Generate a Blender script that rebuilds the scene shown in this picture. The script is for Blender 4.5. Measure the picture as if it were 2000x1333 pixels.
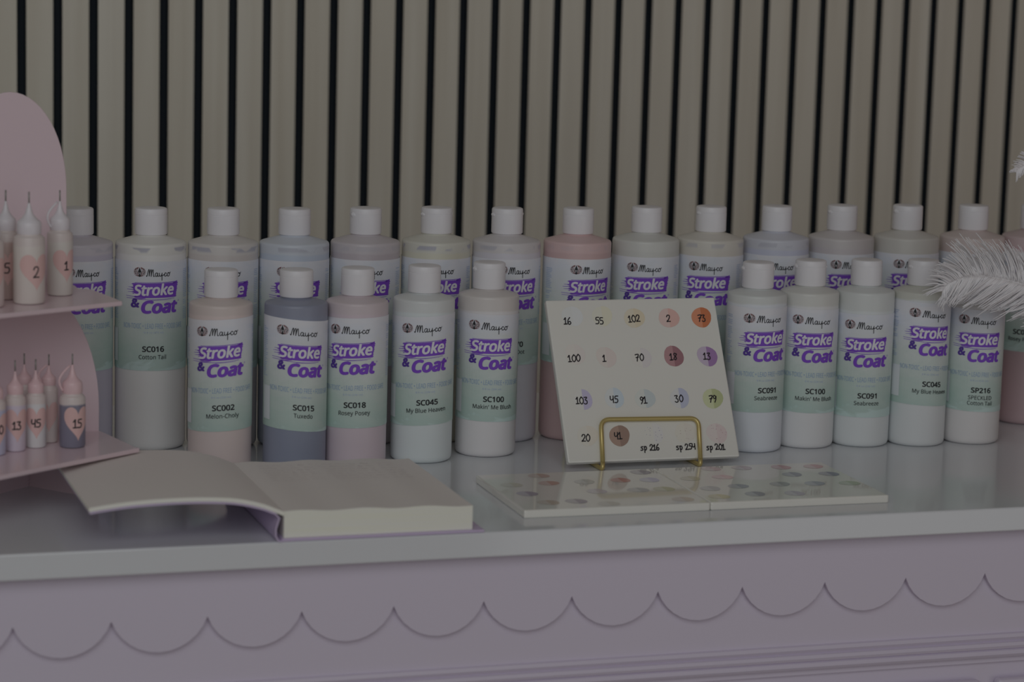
import bpy, bmesh, math, random, os
from mathutils import Vector, Matrix

# ------------------------------------------------------------------ scene, camera, light
scene = bpy.context.scene
COL = scene.collection
for o in list(bpy.data.objects):
    bpy.data.objects.remove(o)
Z0 = 0.85                                    # height of the counter top above the floor
PI = math.pi

cam_d = bpy.data.cameras.new('camera')
cam = bpy.data.objects.new('camera', cam_d)
COL.objects.link(cam)
psi, th, ro = 0.316928, 0.1565, 0.0275
fwd = Vector((math.sin(psi) * math.cos(th), math.cos(psi) * math.cos(th), -math.sin(th)))
rgt = Vector((math.cos(psi), -math.sin(psi), 0))
upv = rgt.cross(fwd)
r2 = math.cos(ro) * rgt + math.sin(ro) * upv
u2 = -math.sin(ro) * rgt + math.cos(ro) * upv
M = Matrix((r2, u2, -fwd)).transposed().to_4x4()
CAM = Vector((0.1597, -1.812, 0.4455 + Z0))
M.translation = CAM
cam.matrix_world = M
cam_d.sensor_width = 36
cam_d.lens = 5087.5 / 2000 * 36
cam_d.clip_start = 0.05
cam_d.dof.use_dof = True
cam_d.dof.focus_distance = 2.22
cam_d.dof.aperture_fstop = 6.0
scene.camera = cam

scene.view_settings.view_transform = 'Standard'
scene.view_settings.look = 'None'
scene.view_settings.exposure = 0.0
scene.view_settings.gamma = 1.0
scene.view_settings.use_curve_mapping = False

world = bpy.data.worlds.new('world')
scene.world = world
world.use_nodes = True
bg = world.node_tree.nodes['Background']
bg.inputs[0].default_value = (1.0, 0.95, 0.90, 1)
bg.inputs[1].default_value = 0.085


def area(name, loc, target, sx, sy, power, col):
    l = bpy.data.lights.new(name, 'AREA')
    l.shape = 'RECTANGLE'
    l.size, l.size_y, l.energy, l.color = sx, sy, power, col
    o = bpy.data.objects.new(name, l)
    o.location = loc
    o.rotation_euler = (Vector(target) - Vector(loc)).to_track_quat('-Z', 'Y').to_euler()
    COL.objects.link(o)
    return o


area('window_daylight', (-0.2, -2.5, Z0 + 1.45), (0.75, 0.25, Z0 + 0.05), 2.6, 1.9, 20, (0.95, 0.985, 1.0))
area('added_low_right_fill', (1.95, -2.1, 0.55), (0.8, 0.0, 0.75), 1.0, 0.9, 2.1, (0.97, 0.985, 1.0))  # added fill lamp, low at right, to shade the left edges of the scallops

# ------------------------------------------------------------------ helpers


def lin(c):
    c /= 255.0
    return c / 12.92 if c <= 0.04045 else ((c + 0.055) / 1.055) ** 2.4


def C(r, g, b, k=0.245):
    """surface colour of something that reads (r, g, b) in this dim light"""
    return tuple(min(0.9, lin(v) / k) for v in (r, g, b)) + (1,)


def mat(name, col, rough=0.5, metal=0.0, spec=0.5, **kw):
    m = bpy.data.materials.new(name)
    m.use_nodes = True
    b = m.node_tree.nodes['Principled BSDF']
    b.inputs['Base Color'].default_value = col
    b.inputs['Roughness'].default_value = rough
    b.inputs['Metallic'].default_value = metal
    b.inputs['Specular IOR Level'].default_value = spec
    for k, v in kw.items():
        b.inputs[k].default_value = v
    return m


def nodes(m):
    nt = m.node_tree
    return nt, nt.nodes['Principled BSDF'], (lambda t, **k: _nn(nt, t, k))


def _nn(nt, t, k):
    n = nt.nodes.new(t)
    for a, v in k.items():
        setattr(n, a, v)
    return n


def link_obj(name, me, m, parent=None, smooth=False):
    o = bpy.data.objects.new(name, me)
    COL.objects.link(o)
    if m:
        for x in (m if isinstance(m, (list, tuple)) else [m]):
            me.materials.append(x)
    if smooth:
        me.shade_smooth()
    if parent is not None:
        o.parent = parent
    return o


def mesh(name, verts, faces, m=None, parent=None, smooth=False, mi=None):
    me = bpy.data.meshes.new(name)
    me.from_pydata([tuple(v) for v in verts], [], faces)
    me.update()
    o = link_obj(name, me, m, parent, smooth)
    if mi:
        for i, p in enumerate(me.polygons):
            p.material_index = mi[i]
    return o


def thing(name, label, cat, loc=(0, 0, 0), rz=0, group=None):
    o = bpy.data.objects.new(name, None)
    COL.objects.link(o)
    o.empty_display_size = 0.02
    o.location = loc
    o.rotation_euler = (0, 0, rz)
    return tag(o, label, cat, group)


def tag(o, label, cat, group=None):
    o['label'] = label
    o['category'] = cat
    if group:
        o['group'] = group
    return o


def lathe_geo(prof, seg=64):
    v, f = [], []
    n = len(prof)
    for i in range(seg):
        a = 2 * PI * i / seg
        for r, z in prof:
            v.append((r * math.cos(a), r * math.sin(a), z))
    for i in range(seg):
        j = (i + 1) % seg
        for k in range(n - 1):
            f.append((i * n + k, j * n + k, j * n + k + 1, i * n + k + 1))
    return v, f


def lathe(name, prof, m, parent=None, seg=64, sharp=35):
    v, f = lathe_geo(prof, seg)
    o = mesh(name, v, f, m, parent, True)
    clean(o.data, sharp)
    return o


def clean(me, sharp=35):
    bm = bmesh.new()
    bm.from_mesh(me)
    bmesh.ops.remove_doubles(bm, verts=bm.verts, dist=1e-6)
    bmesh.ops.dissolve_degenerate(bm, edges=bm.edges, dist=1e-7)
    bmesh.ops.recalc_face_normals(bm, faces=bm.faces)
    for e in bm.edges:
        e.smooth = not (len(e.link_faces) == 2 and e.calc_face_angle(0) > math.radians(sharp))
    bm.to_mesh(me)
    bm.free()
    me.shade_smooth()
    me.update()
    bm = bmesh.new()
    bm.from_mesh(me)
    for e in bm.edges:
        e.smooth = not (len(e.link_faces) == 2 and e.calc_face_angle(0) > math.radians(sharp))
    bm.to_mesh(me)
    bm.free()


def box_geo(x0, x1, y0, y1, z0, z1):
    v = [(x, y, z) for x in (x0, x1) for y in (y0, y1) for z in (z0, z1)]
    f = [(0, 1, 3, 2), (4, 6, 7, 5), (0, 4, 5, 1), (2, 3, 7, 6), (0, 2, 6, 4), (1, 5, 7, 3)]
    return v, f


def bevel(o, w, seg=2, ang=40):
    bm = bmesh.new()
    bm.from_mesh(o.data)
    es = [e for e in bm.edges if len(e.link_faces) == 2 and e.calc_face_angle(0) > math.radians(ang)]
    bmesh.ops.bevel(bm, geom=es, offset=w, segments=seg, profile=0.5, affect='EDGES')
    bmesh.ops.recalc_face_normals(bm, faces=bm.faces)
    bm.to_mesh(o.data)
    bm.free()
    o.data.shade_smooth()
    mod_sharp(o.data, 12)
    return o


def mod_sharp(me, sharp=35):
    bm = bmesh.new()
    bm.from_mesh(me)
    for e in bm.edges:
        e.smooth = not (len(e.link_faces) == 2 and e.calc_face_angle(0) > math.radians(sharp))
    bm.to_mesh(me)
    bm.free()


def box(name, x0, x1, y0, y1, z0, z1, m, parent=None, bev=0.0):
    v, f = box_geo(x0, x1, y0, y1, z0, z1)
    o = mesh(name, v, f, m, parent)
    clean(o.data)
    if bev:
        bevel(o, bev)
    return o


def prism(name, poly, z0, z1, m, parent=None, bev=0.0):
    """vertical extrusion of a plan polygon"""
    n = len(poly)
    v = [(x, y, z0) for x, y in poly] + [(x, y, z1) for x, y in poly]
    f = [tuple(range(n))[::-1], tuple(range(n, 2 * n))]
    f += [(i, (i + 1) % n, n + (i + 1) % n, n + i) for i in range(n)]
    o = mesh(name, v, f, m, parent)
    clean(o.data)
    if bev:
        bevel(o, bev)
    return o


def upright(name, poly, y0, y1, m, parent=None, bev=0.0):
    """panel standing in the xz plane, polygon of (x, z)"""
    n = len(poly)
    v = [(x, y0, z) for x, z in poly] + [(x, y1, z) for x, z in poly]
    f = [tuple(range(n)), tuple(range(n, 2 * n))[::-1]]
    f += [(i, n + i, n + (i + 1) % n, (i + 1) % n) for i in range(n)]
    o = mesh(name, v, f, m, parent)
    clean(o.data)
    if bev:
        bevel(o, bev)
    return o


def tube_geo(path, r, seg=10, caps=True):
    """round tube along a path; r may be a list"""
    pts = [Vector(p) for p in path]
    n = len(pts)
    rs = r if isinstance(r, (list, tuple)) else [r] * n
    v, f = [], []
    t0 = (pts[1] - pts[0]).normalized()
    ref = Vector((0, 0, 1)) if abs(t0.z) < 0.9 else Vector((1, 0, 0))
    nrm = t0.cross(ref).normalized()
    for i in range(n):
        t = (pts[min(i + 1, n - 1)] - pts[max(i - 1, 0)]).normalized()
        nrm = (nrm - t * nrm.dot(t)).normalized()
        b = t.cross(nrm)
        for k in range(seg):
            a = 2 * PI * k / seg
            v.append(pts[i] + (nrm * math.cos(a) + b * math.sin(a)) * rs[i])
    for i in range(n - 1):
        for k in range(seg):
            k2 = (k + 1) % seg
            f.append((i * seg + k, i * seg + k2, (i + 1) * seg + k2, (i + 1) * seg + k))
    if caps:
        f.append(tuple(range(seg))[::-1])
        f.append(tuple((n - 1) * seg + k for k in range(seg)))
    return v, f


def fillet(pts, rad, n=6):
    out = [Vector(pts[0])]
    for i in range(1, len(pts) - 1):
        p, a, b = Vector(pts[i]), Vector(pts[i - 1]), Vector(pts[i + 1])
        da, db = (a - p).normalized(), (b - p).normalized()
        r = min(rad, (a - p).length * .48, (b - p).length * .48)
        s, e = p + da * r, p + db * r
        for k in range(n + 1):
            t = k / n
            out.append(s * (1 - t) ** 2 + p * 2 * t * (1 - t) + e * t * t)
    out.append(Vector(pts[-1]))
    return out


class Geo:
    def __init__(s):
        s.v, s.f, s.mi = [], [], []

    def add(s, vf, mi=0):
        o = len(s.v)
        s.v += [tuple(p) for p in vf[0]]
        s.f += [tuple(o + i for i in q) for q in vf[1]]
        s.mi += [mi] * len(vf[1])
        return s


# ------------------------------------------------------------------ flat artwork (millimetres, x right, y up)
_text_cache = {}
FONT = None
_cap = {}
try:
    FONT = bpy.data.fonts.load(os.path.join(bpy.utils.system_resource('DATAFILES'), 'fonts', 'NotoSansHebrew-Regular.woff2'))
except Exception:
    FONT = None


def text_geo(body, box=None, bold=0.0, shear=0.0, rot=0.0, cap=None, cx=None, base=None, xs=1.0, sans=False, heavy=0.0, fit=None):
    """lettering as flat polygons; fitted to box (x0, x1, y0, y1) or to a cap height around cx, base"""
    key = (body, bold, shear, sans)
    if key not in _text_cache:
        cu = bpy.data.curves.new('lettering', 'FONT')
        cu.body = body
        cu.size = 10
        cu.shear = shear
        cu.offset = bold
        cu.resolution_u = 3
        if sans and FONT:
            cu.font = FONT
        o = bpy.data.objects.new('lettering', cu)
        COL.objects.link(o)
        me = bpy.data.meshes.new_from_object(o)
        _text_cache[key] = ([tuple(v.co[:2]) for v in me.vertices], [tuple(p.vertices) for p in me.polygons])
        bpy.data.objects.remove(o)
        bpy.data.meshes.remove(me)
        bpy.data.curves.remove(cu)
    if body != 'H' and sans not in _cap:
        hv, hf = text_geo('H', box=(0, 1, 0, 1), sans=sans)
        _cap[sans] = max(p[1] for p in _text_cache[('H', 0.0, 0.0, sans)][0])
    v, f = _text_cache[key]
    if heavy:
        # thicker strokes: the same outlines repeated a hair's breadth apart
        vv, ff = [], []
        for k in range(8):
            dx, dy = heavy * math.cos(k * PI / 4), heavy * .8 * math.sin(k * PI / 4)
            n0 = len(vv)
            vv += [(a + dx, b + dy, .016 * (k + 1)) for a, b in v]
            ff += [tuple(n0 + i for i in q) for q in f]
        n0 = len(vv)
        v, f = vv + [(a, b, .15) for a, b in v], ff + [tuple(n0 + i for i in q) for q in f]
    else:
        v = [(a, b, 0.0) for a, b in v]
    xa, xb = min(p[0] for p in v), max(p[0] for p in v)
    ya, yb = min(p[1] for p in v), max(p[1] for p in v)
    if fit:
        # (x0, x1, baseline, cap height): width fitted, height from the capitals
        x0, x1, yb, ch = fit
        sx, sy = (x1 - x0) / (xb - xa), ch / _cap[sans]
        q = [(x0 + (a - xa) * sx, yb + b * sy, c) for a, b, c in v]
        mx, my = x0, yb
    elif box:
        x0, x1, y0, y1 = box
        sx, sy = (x1 - x0) / (xb - xa), (y1 - y0) / (yb - ya)
        q = [(x0 + (a - xa) * sx, y0 + (b - ya) * sy, c) for a, b, c in v]
        mx, my = (x0 + x1) / 2, (y0 + y1) / 2
    else:
        s = cap / _cap[sans]
        w = (xb - xa) * s * xs
        q = [(cx - w / 2 + (a - xa) * s * xs, base + b * s, c) for a, b, c in v]
        mx, my = cx, base
    if rot:
        c, s_ = math.cos(rot), math.sin(rot)
        q = [(mx + (a - mx) * c - (b - my) * s_, my + (a - mx) * s_ + (b - my) * c, h) for a, b, h in q]
    return q, list(f)


def smooth_line(pts, n=5):
    """Catmull-Rom through the points"""
    p = [Vector((a, b)) for a, b in pts]
    if len(p) < 3:
        return p
    out = []
    for i in range(len(p) - 1):
        a, b = p[i], p[i + 1]
        m0 = (b - (p[i - 1] if i else a)) * .5
        m1 = ((p[i + 2] if i + 2 < len(p) else b) - a) * .5
        for k in range(n):
            t = k / n
            out.append(a * (2 * t ** 3 - 3 * t * t + 1) + m0 * (t ** 3 - 2 * t * t + t) + b * (3 * t * t - 2 * t ** 3) + m1 * (t ** 3 - t * t))
    out.append(p[-1])
    return out


def ribbon(pts, w, smooth=True):
    p = smooth_line(pts) if smooth else [Vector(q) for q in pts]
    ws = w if isinstance(w, (list, tuple)) else None
    v, f = [], []
    n = len(p)
    for i in range(n):
        t = p[min(i + 1, n - 1)] - p[max(i - 1, 0)]
        if t.length < 1e-9:
            t = Vector((1, 0))
        t.normalize()
        ww = (ws[0] + (ws[1] - ws[0]) * i / (n - 1)) if ws else w
        e = t * ww * .5 if i in (0, n - 1) else Vector((0, 0))
        if i == 0:
            e = -e
        d = Vector((-t.y, t.x)) * ww * .5
        v += [tuple(p[i] + d + e), tuple(p[i] - d + e)]
    for i in range(n - 1):
        f.append((2 * i, 2 * i + 1, 2 * i + 3, 2 * i + 2))
    return v, f


# handwriting: strokes in a box 0..1 high
GLYPH = {
    '0': [[(.3, 1), (.05, .7), (.05, .3), (.28, 0), (.52, .3), (.52, .72), (.3, 1), (.24, .98)]],
    '1': [[(.02, .7), (.2, .95), (.22, .96), (.2, .5), (.2, .02)], [(.0, .02), (.42, .04)]],
    '2': [[(.03, .75), (.15, .97), (.4, .95), (.45, .7), (.25, .3), (.02, .04), (.2, .06), (.52, .05)]],
    '3': [[(.05, .95), (.42, .96), (.2, .6), (.42, .45), (.42, .12), (.2, 0), (.02, .1)]],
    '4': [[(.05, .92), (.03, .55), (.14, .40), (.32, .44), (.45, .6)], [(.47, .95), (.45, .5), (.44, .02)]],
    '5': [[(.46, .96), (.1, .93), (.08, .58), (.35, .56), (.46, .3), (.32, .04), (.02, .04)]],
    '6': [[(.38, 1), (.12, .65), (.05, .25), (.25, 0), (.47, .2), (.35, .45), (.1, .32)]],
    '7': [[(.02, .9), (.2, .96), (.48, .93), (.3, .5), (.2, 0)], [(.1, .5), (.42, .55)]],
    '8': [[(.42, .85), (.2, .98), (.08, .76), (.42, .3), (.28, 0), (.06, .2), (.3, .52), (.45, .8), (.42, .87)]],
    '9': [[(.44, .75), (.25, .98), (.05, .75), (.2, .5), (.42, .65), (.46, .9), (.4, .4), (.22, 0)]],
    's': [[(.36, .62), (.12, .6), (.1, .42), (.34, .3), (.32, .06), (.04, .03)]],
    'p': [[(.05, .65), (.08, .2), (.06, -.35)], [(.06, .5), (.3, .66), (.42, .35), (.25, .05), (.06, .15)]],
}


def hand_geo(s, cx, cy, h, w=.95, rnd=None):
    g = Geo()
    adv = sum((.34 if ch == ' ' else (.5 if ch == '1' else .62)) for ch in s)
    x = cx - adv * h / 2
    for ch in s:
        if ch == ' ':
            x += .34 * h
            continue
        j = (rnd.uniform(-.04, .04) if rnd else 0) * h
        sl = (rnd.uniform(-.05, .12) if rnd else 0)
        for st in GLYPH[ch]:
            g.add(ribbon([(x + (a + sl * b) * h, cy - h / 2 + b * h + j) for a, b in st], w))
        x += (.5 if ch == '1' else .62) * h
    return g.v, g.f


def poly_geo(pts):
    return [tuple(p) for p in pts], [tuple(range(len(pts)))]


def wrap_obj(name, vf, R, ytop, skew, m, parent, off=0.0, step=1.4, mi=None):
    """bends flat artwork (mm) round a bottle of radius R metres; y is measured up from label top"""
    me = bpy.data.meshes.new(name)
    me.from_pydata([(p[0], p[1], p[2] if len(p) > 2 else 0.0) for p in vf[0]], [], vf[1])
    me.update()
    if mi:
        for i, p in enumerate(me.polygons):
            p.material_index = mi[i]
    bm = bmesh.new()
    bm.from_mesh(me)
    bmesh.ops.triangulate(bm, faces=[f for f in bm.faces if len(f.verts) > 4])
    xa = min(v.co.x for v in bm.verts)
    xb = max(v.co.x for v in bm.verts)
    x = math.floor(xa / step) * step + step
    while x < xb:
        bmesh.ops.bisect_plane(bm, geom=bm.verts[:] + bm.edges[:] + bm.faces[:], dist=1e-5, plane_co=(x, 0, 0), plane_no=(1, 0, 0))
        x += step
    Rr = R + off
    for v in bm.verts:
        a = v.co.x * .001 / R
        sx = R * math.sin(a)
        Rr = R + off + v.co.z * .001
        v.co = Vector((Rr * math.sin(a), -Rr * math.cos(a), ytop + v.co.y * .001 + skew * sx))
    bmesh.ops.recalc_face_normals(bm, faces=bm.faces)
    bm.normal_update()
    for f in bm.faces:
        c = f.calc_center_median()
        if f.normal.x * c.x + f.normal.y * c.y < 0:
            f.normal_flip()
    bm.to_mesh(me)
    bm.free()
    return link_obj(name, me, m, parent, True)


def flat_obj(name, vf, frame, off, m, parent, mi=None):
    """flat artwork (mm) on a plane frame = (origin, ex, ey, n), metres"""
    O, ex, ey, n = frame
    v = [O + ex * (a * .001) + ey * (b * .001) + n * off for a, b in ((p[0], p[1]) for p in vf[0])]
    o = mesh(name, v, vf[1], m, parent, mi=mi)
    bm = bmesh.new()
    bm.from_mesh(o.data)
    bm.normal_update()
    for f in bm.faces:
        if f.normal.dot(n) < 0:
            f.normal_flip()
    bm.to_mesh(o.data)
    bm.free()
    return o


# ------------------------------------------------------------------ materials
M_white_top = mat('white_counter_lacquer', C(119, 120, 122), 0.11)
M_edge = M_white_top
M_pink = mat('lilac_pink_paint', C(117, 112, 121), 0.45)
M_cap = mat('white_cap_plastic', C(128, 127, 131), 0.38)
M_felt = mat('black_backing', (0.028, 0.034, 0.042, 1), 0.95, spec=0.1)
M_floor = mat('floor_boards', (0.5, 0.45, 0.41, 1), 0.5)
M_purple = mat('purple_ink', (0.235, 0.075, 0.62, 1), 0.5)
M_amp = mat('dark_purple_ink', (0.11, 0.05, 0.36, 1), 0.5)
M_black = mat('black_ink', (0.025, 0.025, 0.03, 1), 0.55)
M_claim = mat('grey_blue_ink', C(80, 94, 112), 0.55)
M_fine = mat('pale_blue_ink', C(98, 106, 120), 0.55)
M_brown = mat('brown_red_ink', C(86, 60, 60), 0.55)
M_paper = mat('white_print', C(126, 125, 130), 0.5)
M_tag = mat('white_label_tab', C(124, 125, 128), 0.45)
M_gold = mat('brass_wire', (0.66, 0.53, 0.22, 1), 0.42, 0.6)
M_tile = mat('cream_glazed_tile', C(128, 127, 123), 0.06)
M_tile_edge = M_tile
M_pen = mat('black_pen', (0.03, 0.025, 0.03, 1), 0.6)
M_page = mat('book_page', (0.88, 0.83, 0.79, 1), 0.7)
M_block = mat('page_edges', C(140, 140, 126), 0.8)
M_cover = mat('lavender_book_cover', C(110, 101, 118), 0.5)
M_writing = mat('faint_handwriting', (0.74, 0.68, 0.68, 1), 0.7)
M_stand = mat('pink_acrylic', C(124, 112, 116), 0.2)
M_clear = mat('milky_squeeze_plastic', C(124, 116, 113), 0.3)
M_heart = mat('pink_sticker', C(124, 103, 101), 0.5)
M_white_dome = mat('white_nozzle', C(126, 123, 126), 0.35)
M_pink_dome = mat('pink_nozzle', C(126, 108, 110), 0.35)
M_needle = mat('steel_needle', (0.34, 0.34, 0.32, 1), 0.4, 0.5)
M_feather = mat('white_feather', (0.95, 0.93, 0.95, 1), 0.8, spec=0.2)


def wood_material():
    m = mat('pale_oak_slats', (0.5, 0.45, 0.38, 1), 0.6, spec=0.3)
    nt, b, N = nodes(m)
    tc = N('ShaderNodeTexCoord')
    mp = N('ShaderNodeMapping')
    mp.inputs['Scale'].default_value = (60, 60, 2.2)
    n1 = N('ShaderNodeTexNoise')
    n1.inputs['Scale'].default_value = 1.0
    n1.inputs['Detail'].default_value = 5
    mp2 = N('ShaderNodeMapping')
    mp2.inputs['Scale'].default_value = (30.3, 0.0, 0.25)
    n2 = N('ShaderNodeTexNoise')
    n2.inputs['Scale'].default_value = 1.0
    mix = N('ShaderNodeMix', data_type='RGBA')
    ramp = N('ShaderNodeValToRGB')
    e = ramp.color_ramp.elements
    e[0].position, e[1].position = 0.3, 0.72
    e[0].color = C(120, 117, 109)
    e[1].color = C(128, 126, 119)
    r2_ = N('ShaderNodeValToRGB')
    e = r2_.color_ramp.elements
    e[0].position, e[1].position = 0.35, 0.65
    e[0].color = (0.93, 0.915, 0.89, 1)
    e[1].color = (1.0, 1.0, 1.0, 1)
    mix.blend_type = 'MULTIPLY'
    mix.inputs[0].default_value = 1.0
    L = nt.links.new
    L(tc.outputs['Object'], mp.inputs[0])
    L(mp.outputs[0], n1.inputs[0])
    L(tc.outputs['Object'], mp2.inputs[0])
    L(mp2.outputs[0], n2.inputs[0])
    L(n1.outputs[0], ramp.inputs[0])
    L(n2.outputs[0], r2_.inputs[0])
    L(ramp.outputs[0], mix.inputs[6])
    L(r2_.outputs[0], mix.inputs[7])
    L(mix.outputs[2], b.inputs['Base Color'])
    return m


M_wood = wood_material()


def label_material(name, height, zt):
    """white paper with a blue-grey cast at top turning to watercolour green washes lower down"""
    m = mat(name, C(124, 125, 130), 0.42)
    nt, b, N = nodes(m)
    L = nt.links.new
    tc = N('ShaderNodeTexCoord')
    sep = N('ShaderNodeSeparateXYZ')
    L(tc.outputs['Object'], sep.inputs[0])
    mr = N('ShaderNodeMapRange')
    mr.inputs[1].default_value = zt - height
    mr.inputs[2].default_value = zt
    L(sep.outputs[2], mr.inputs[0])
    mp = N('ShaderNodeMapping')
    mp.inputs['Rotation'].default_value = (0.0, 0.5, 0.0)
    mp.inputs['Scale'].default_value = (34, 34, 75)
    ns = N('ShaderNodeTexNoise')
    ns.inputs['Scale'].default_value = 1.0
    ns.inputs['Detail'].default_value = 3
    ns.inputs['Distortion'].default_value = 1.4
    L(tc.outputs['Object'], mp.inputs[0])
    L(mp.outputs[0], ns.inputs[0])
    ma = N('ShaderNodeMath', operation='MULTIPLY_ADD')
    ma.inputs[1].default_value = 0.46
    L(ns.outputs[0], ma.inputs[0])
    sub = N('ShaderNodeMath', operation='ADD')
    sub.inputs[1].default_value = -0.23
    L(mr.outputs[0], sub.inputs[0])
    L(sub.outputs[0], ma.inputs[2])
    rp = N('ShaderNodeValToRGB')
    cr = rp.color_ramp
    cr.elements[0].position = 0.0
    cr.elements[0].color = C(110, 122, 120)
    cr.elements[1].position = 1.0
    cr.elements[1].color = C(126, 126, 131)
    for p, c in ((0.05, (101, 113, 109)), (0.2, (105, 115, 111)), (0.36, (110, 117, 114)), (0.52, (115, 120, 118)), (0.66, (119, 122, 121)), (0.78, (121, 123, 125)), (0.9, (122, 124, 129))):
        e = cr.elements.new(p)
        e.color = C(*c)
    L(ma.outputs[0], rp.inputs[0])
    L(rp.outputs[0], b.inputs['Base Color'])
    return m


_paint = {}


def paint_material(name, low, top, z_fill, marks=0.0):
    """paint seen through a milky bottle: filled colour below, emptier colour above the fill line, smears on the inside"""
    def soft(c, k=.8):
        a = sum(c) / 3
        return tuple(a + (q - a) * k for q in c)
    low, top = soft(low), soft(top)
    m = mat(name, C(*low), 0.36)
    nt, b, N = nodes(m)
    L = nt.links.new
    tc = N('ShaderNodeTexCoord')
    sep = N('ShaderNodeSeparateXYZ')
    L(tc.outputs['Object'], sep.inputs[0])
    ns = N('ShaderNodeTexNoise')
    ns.inputs['Scale'].default_value = 45
    L(tc.outputs['Object'], ns.inputs[0])
    ad = N('ShaderNodeMath', operation='MULTIPLY_ADD')
    ad.inputs[1].default_value = 0.0035
    L(ns.outputs[0], ad.inputs[0])
    L(sep.outputs[2], ad.inputs[2])
    mr = N('ShaderNodeMapRange')
    mr.inputs[1].default_value = z_fill - 0.0004
    mr.inputs[2].default_value = z_fill + 0.0012
    L(ad.outputs[0], mr.inputs[0])
    mx = N('ShaderNodeMix', data_type='RGBA')
    L(mr.outputs[0], mx.inputs[0])
    mx.inputs[6].default_value = C(*low)
    mx.inputs[7].default_value = C(*top)
    out = mx.outputs[2]
    if marks:
        mp = N('ShaderNodeMapping')
        mp.inputs['Scale'].default_value = (75, 75, 60)
        mp.inputs['Location'].default_value = (sum(low) * 1.37, sum(top) * .71, 0)
        L(tc.outputs['Object'], mp.inputs[0])
        n2 = N('ShaderNodeTexNoise')
        n2.inputs['Scale'].default_value = 1.0
        n2.inputs['Detail'].default_value = 1
        L(mp.outputs[0], n2.inputs[0])
        th_ = N('ShaderNodeMapRange')
        th_.inputs[1].default_value = 0.50
        th_.inputs[2].default_value = 0.55
        L(n2.outputs[0], th_.inputs[0])
        band = N('ShaderNodeMapRange')
        band.inputs[1].default_value = z_fill
        band.inputs[2].default_value = z_fill + 0.002
        L(sep.outputs[2], band.inputs[0])
        top_ = N('ShaderNodeMapRange')
        top_.inputs[1].default_value = z_fill + 0.0052
        top_.inputs[2].default_value = z_fill + 0.0042
        L(sep.outputs[2], top_.inputs[0])
        bm_ = N('ShaderNodeMath', operation='MULTIPLY')
        L(band.outputs[0], bm_.inputs[0])
        L(top_.outputs[0], bm_.inputs[1])
        mul = N('ShaderNodeMath', operation='MULTIPLY')
        L(th_.outputs[0], mul.inputs[0])
        L(bm_.outputs[0], mul.inputs[1])
        mu2 = N('ShaderNodeMath', operation='MULTIPLY')
        mu2.inputs[1].default_value = marks
        L(mul.outputs[0], mu2.inputs[0])
        m2 = N('ShaderNodeMix', data_type='RGBA')
        L(mu2.outputs[0], m2.inputs[0])
        L(out, m2.inputs[6])
        m2.inputs[7].default_value = C(97, 97, 104)
        out = m2.outputs[2]
    L(out, b.inputs['Base Color'])
    return m


# ------------------------------------------------------------------ the setting
# slatted wall, slightly turned against the counter
WA = 0.0879085
wx, wy = math.cos(WA), math.sin(WA)


def wallpt(s, d, z):          # s along the wall, d in front of the slat faces (towards the room = negative y)
    return (0.5150 + wx * s + wy * d, 0.9325 + wy * s - wx * d, z)


wv, wf = box_geo(-1.9, 2.7, -0.06, -0.0095, 0, 2.7)
wall = mesh('wall_back', [wallpt(a, b, c) for a, b, c in wv], wf, M_felt)
clean(wall.data)
wall['kind'] = 'structure'
g = Geo()
PITCH, GAP = 0.038, 0.0100
for k in range(-49, 70):
    x0 = k * PITCH + GAP / 2
    v, f = box_geo(x0, x0 + PITCH - GAP, -0.0095, 0.0, 0.02, 2.68)
    g.add(([wallpt(a, b, c) for a, b, c in v], f))
slats = mesh('slat_cladding', g.v, g.f, [M_wood, M_felt], wall)     # oak veneer on the face, black core at the sides
clean(slats.data)
fn = Vector(wallpt(0, 1, 0)) - Vector(wallpt(0, 0, 0))
for p in slats.data.polygons:
    p.material_index = 0 if p.normal.dot(fn) > .5 else 1
slats['label'] = 'pale oak vertical slats'
slats['kind'] = 'structure'
wr = box('added_shade_wall_right', 2.15, 2.25, -1.2, 1.05, 0.0, 2.7, mat('warm_bounce_rose', (0.42, 0.25, 0.2, 1), 0.8))  # unseen wall added to cut ambient light at right and bounce warm tone
wr['kind'] = 'structure'
fl = box('floor', -2.6, 3.4, -4.2, 1.3, -0.05, 0.0, M_floor)
fl['kind'] = 'structure'

# ------------------------------------------------------------------ sideboard
sb = thing('sideboard', 'lilac pink sideboard with white counter top and scalloped front below everything on display', 'sideboard', (0, 0, 0))
XA, XB = -0.12, 1.85
box('worktop', XA, XB, 0.0, 0.56, Z0 - 0.0194, Z0, M_white_top, sb, 0.0012)['label'] = 'glossy white counter top'
box('body', XA + .012, XB - .012, 0.018, 0.55, 0.06, Z0 - 0.0196, M_pink, sb)
box('plinth', XA + .03, XB - .03, 0.05, 0.53, 0.0, 0.06, M_pink, sb)
# scalloped board: lobes meeting at cusps
CP, C0 = 0.07055, 0.3887
zc, zb, ztop = -0.0565, -0.0815, -0.0198
k0, k1 = -7, 20
sag = zc - zb
Rr = ((CP / 2) ** 2 + sag ** 2) / (2 * sag)
pts = [(C0 + k0 * CP, Z0 + ztop)]
low = []
for k in range(k0, k1):
    xm = C0 + (k + .5) * CP
    cz = zb + Rr
    half = math.asin((CP / 2) / Rr)
    for i in range(13):
        a = -half + 2 * half * i / 12
        low.append((xm + Rr * math.sin(a), Z0 + cz - Rr * math.cos(a)))
    low.pop()
low.append((C0 + k1 * CP, Z0 + zc))
pts = pts + low + [(C0 + k1 * CP, Z0 + ztop)]
sc = upright('scalloped_board', pts, 0.0126, 0.0178, M_pink, sb)
bm = bmesh.new()
bm.from_mesh(sc.data)
bmesh.ops.triangulate(bm, faces=[f for f in bm.faces if len(f.verts) > 4])
bm.to_mesh(sc.data)
bm.free()
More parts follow.
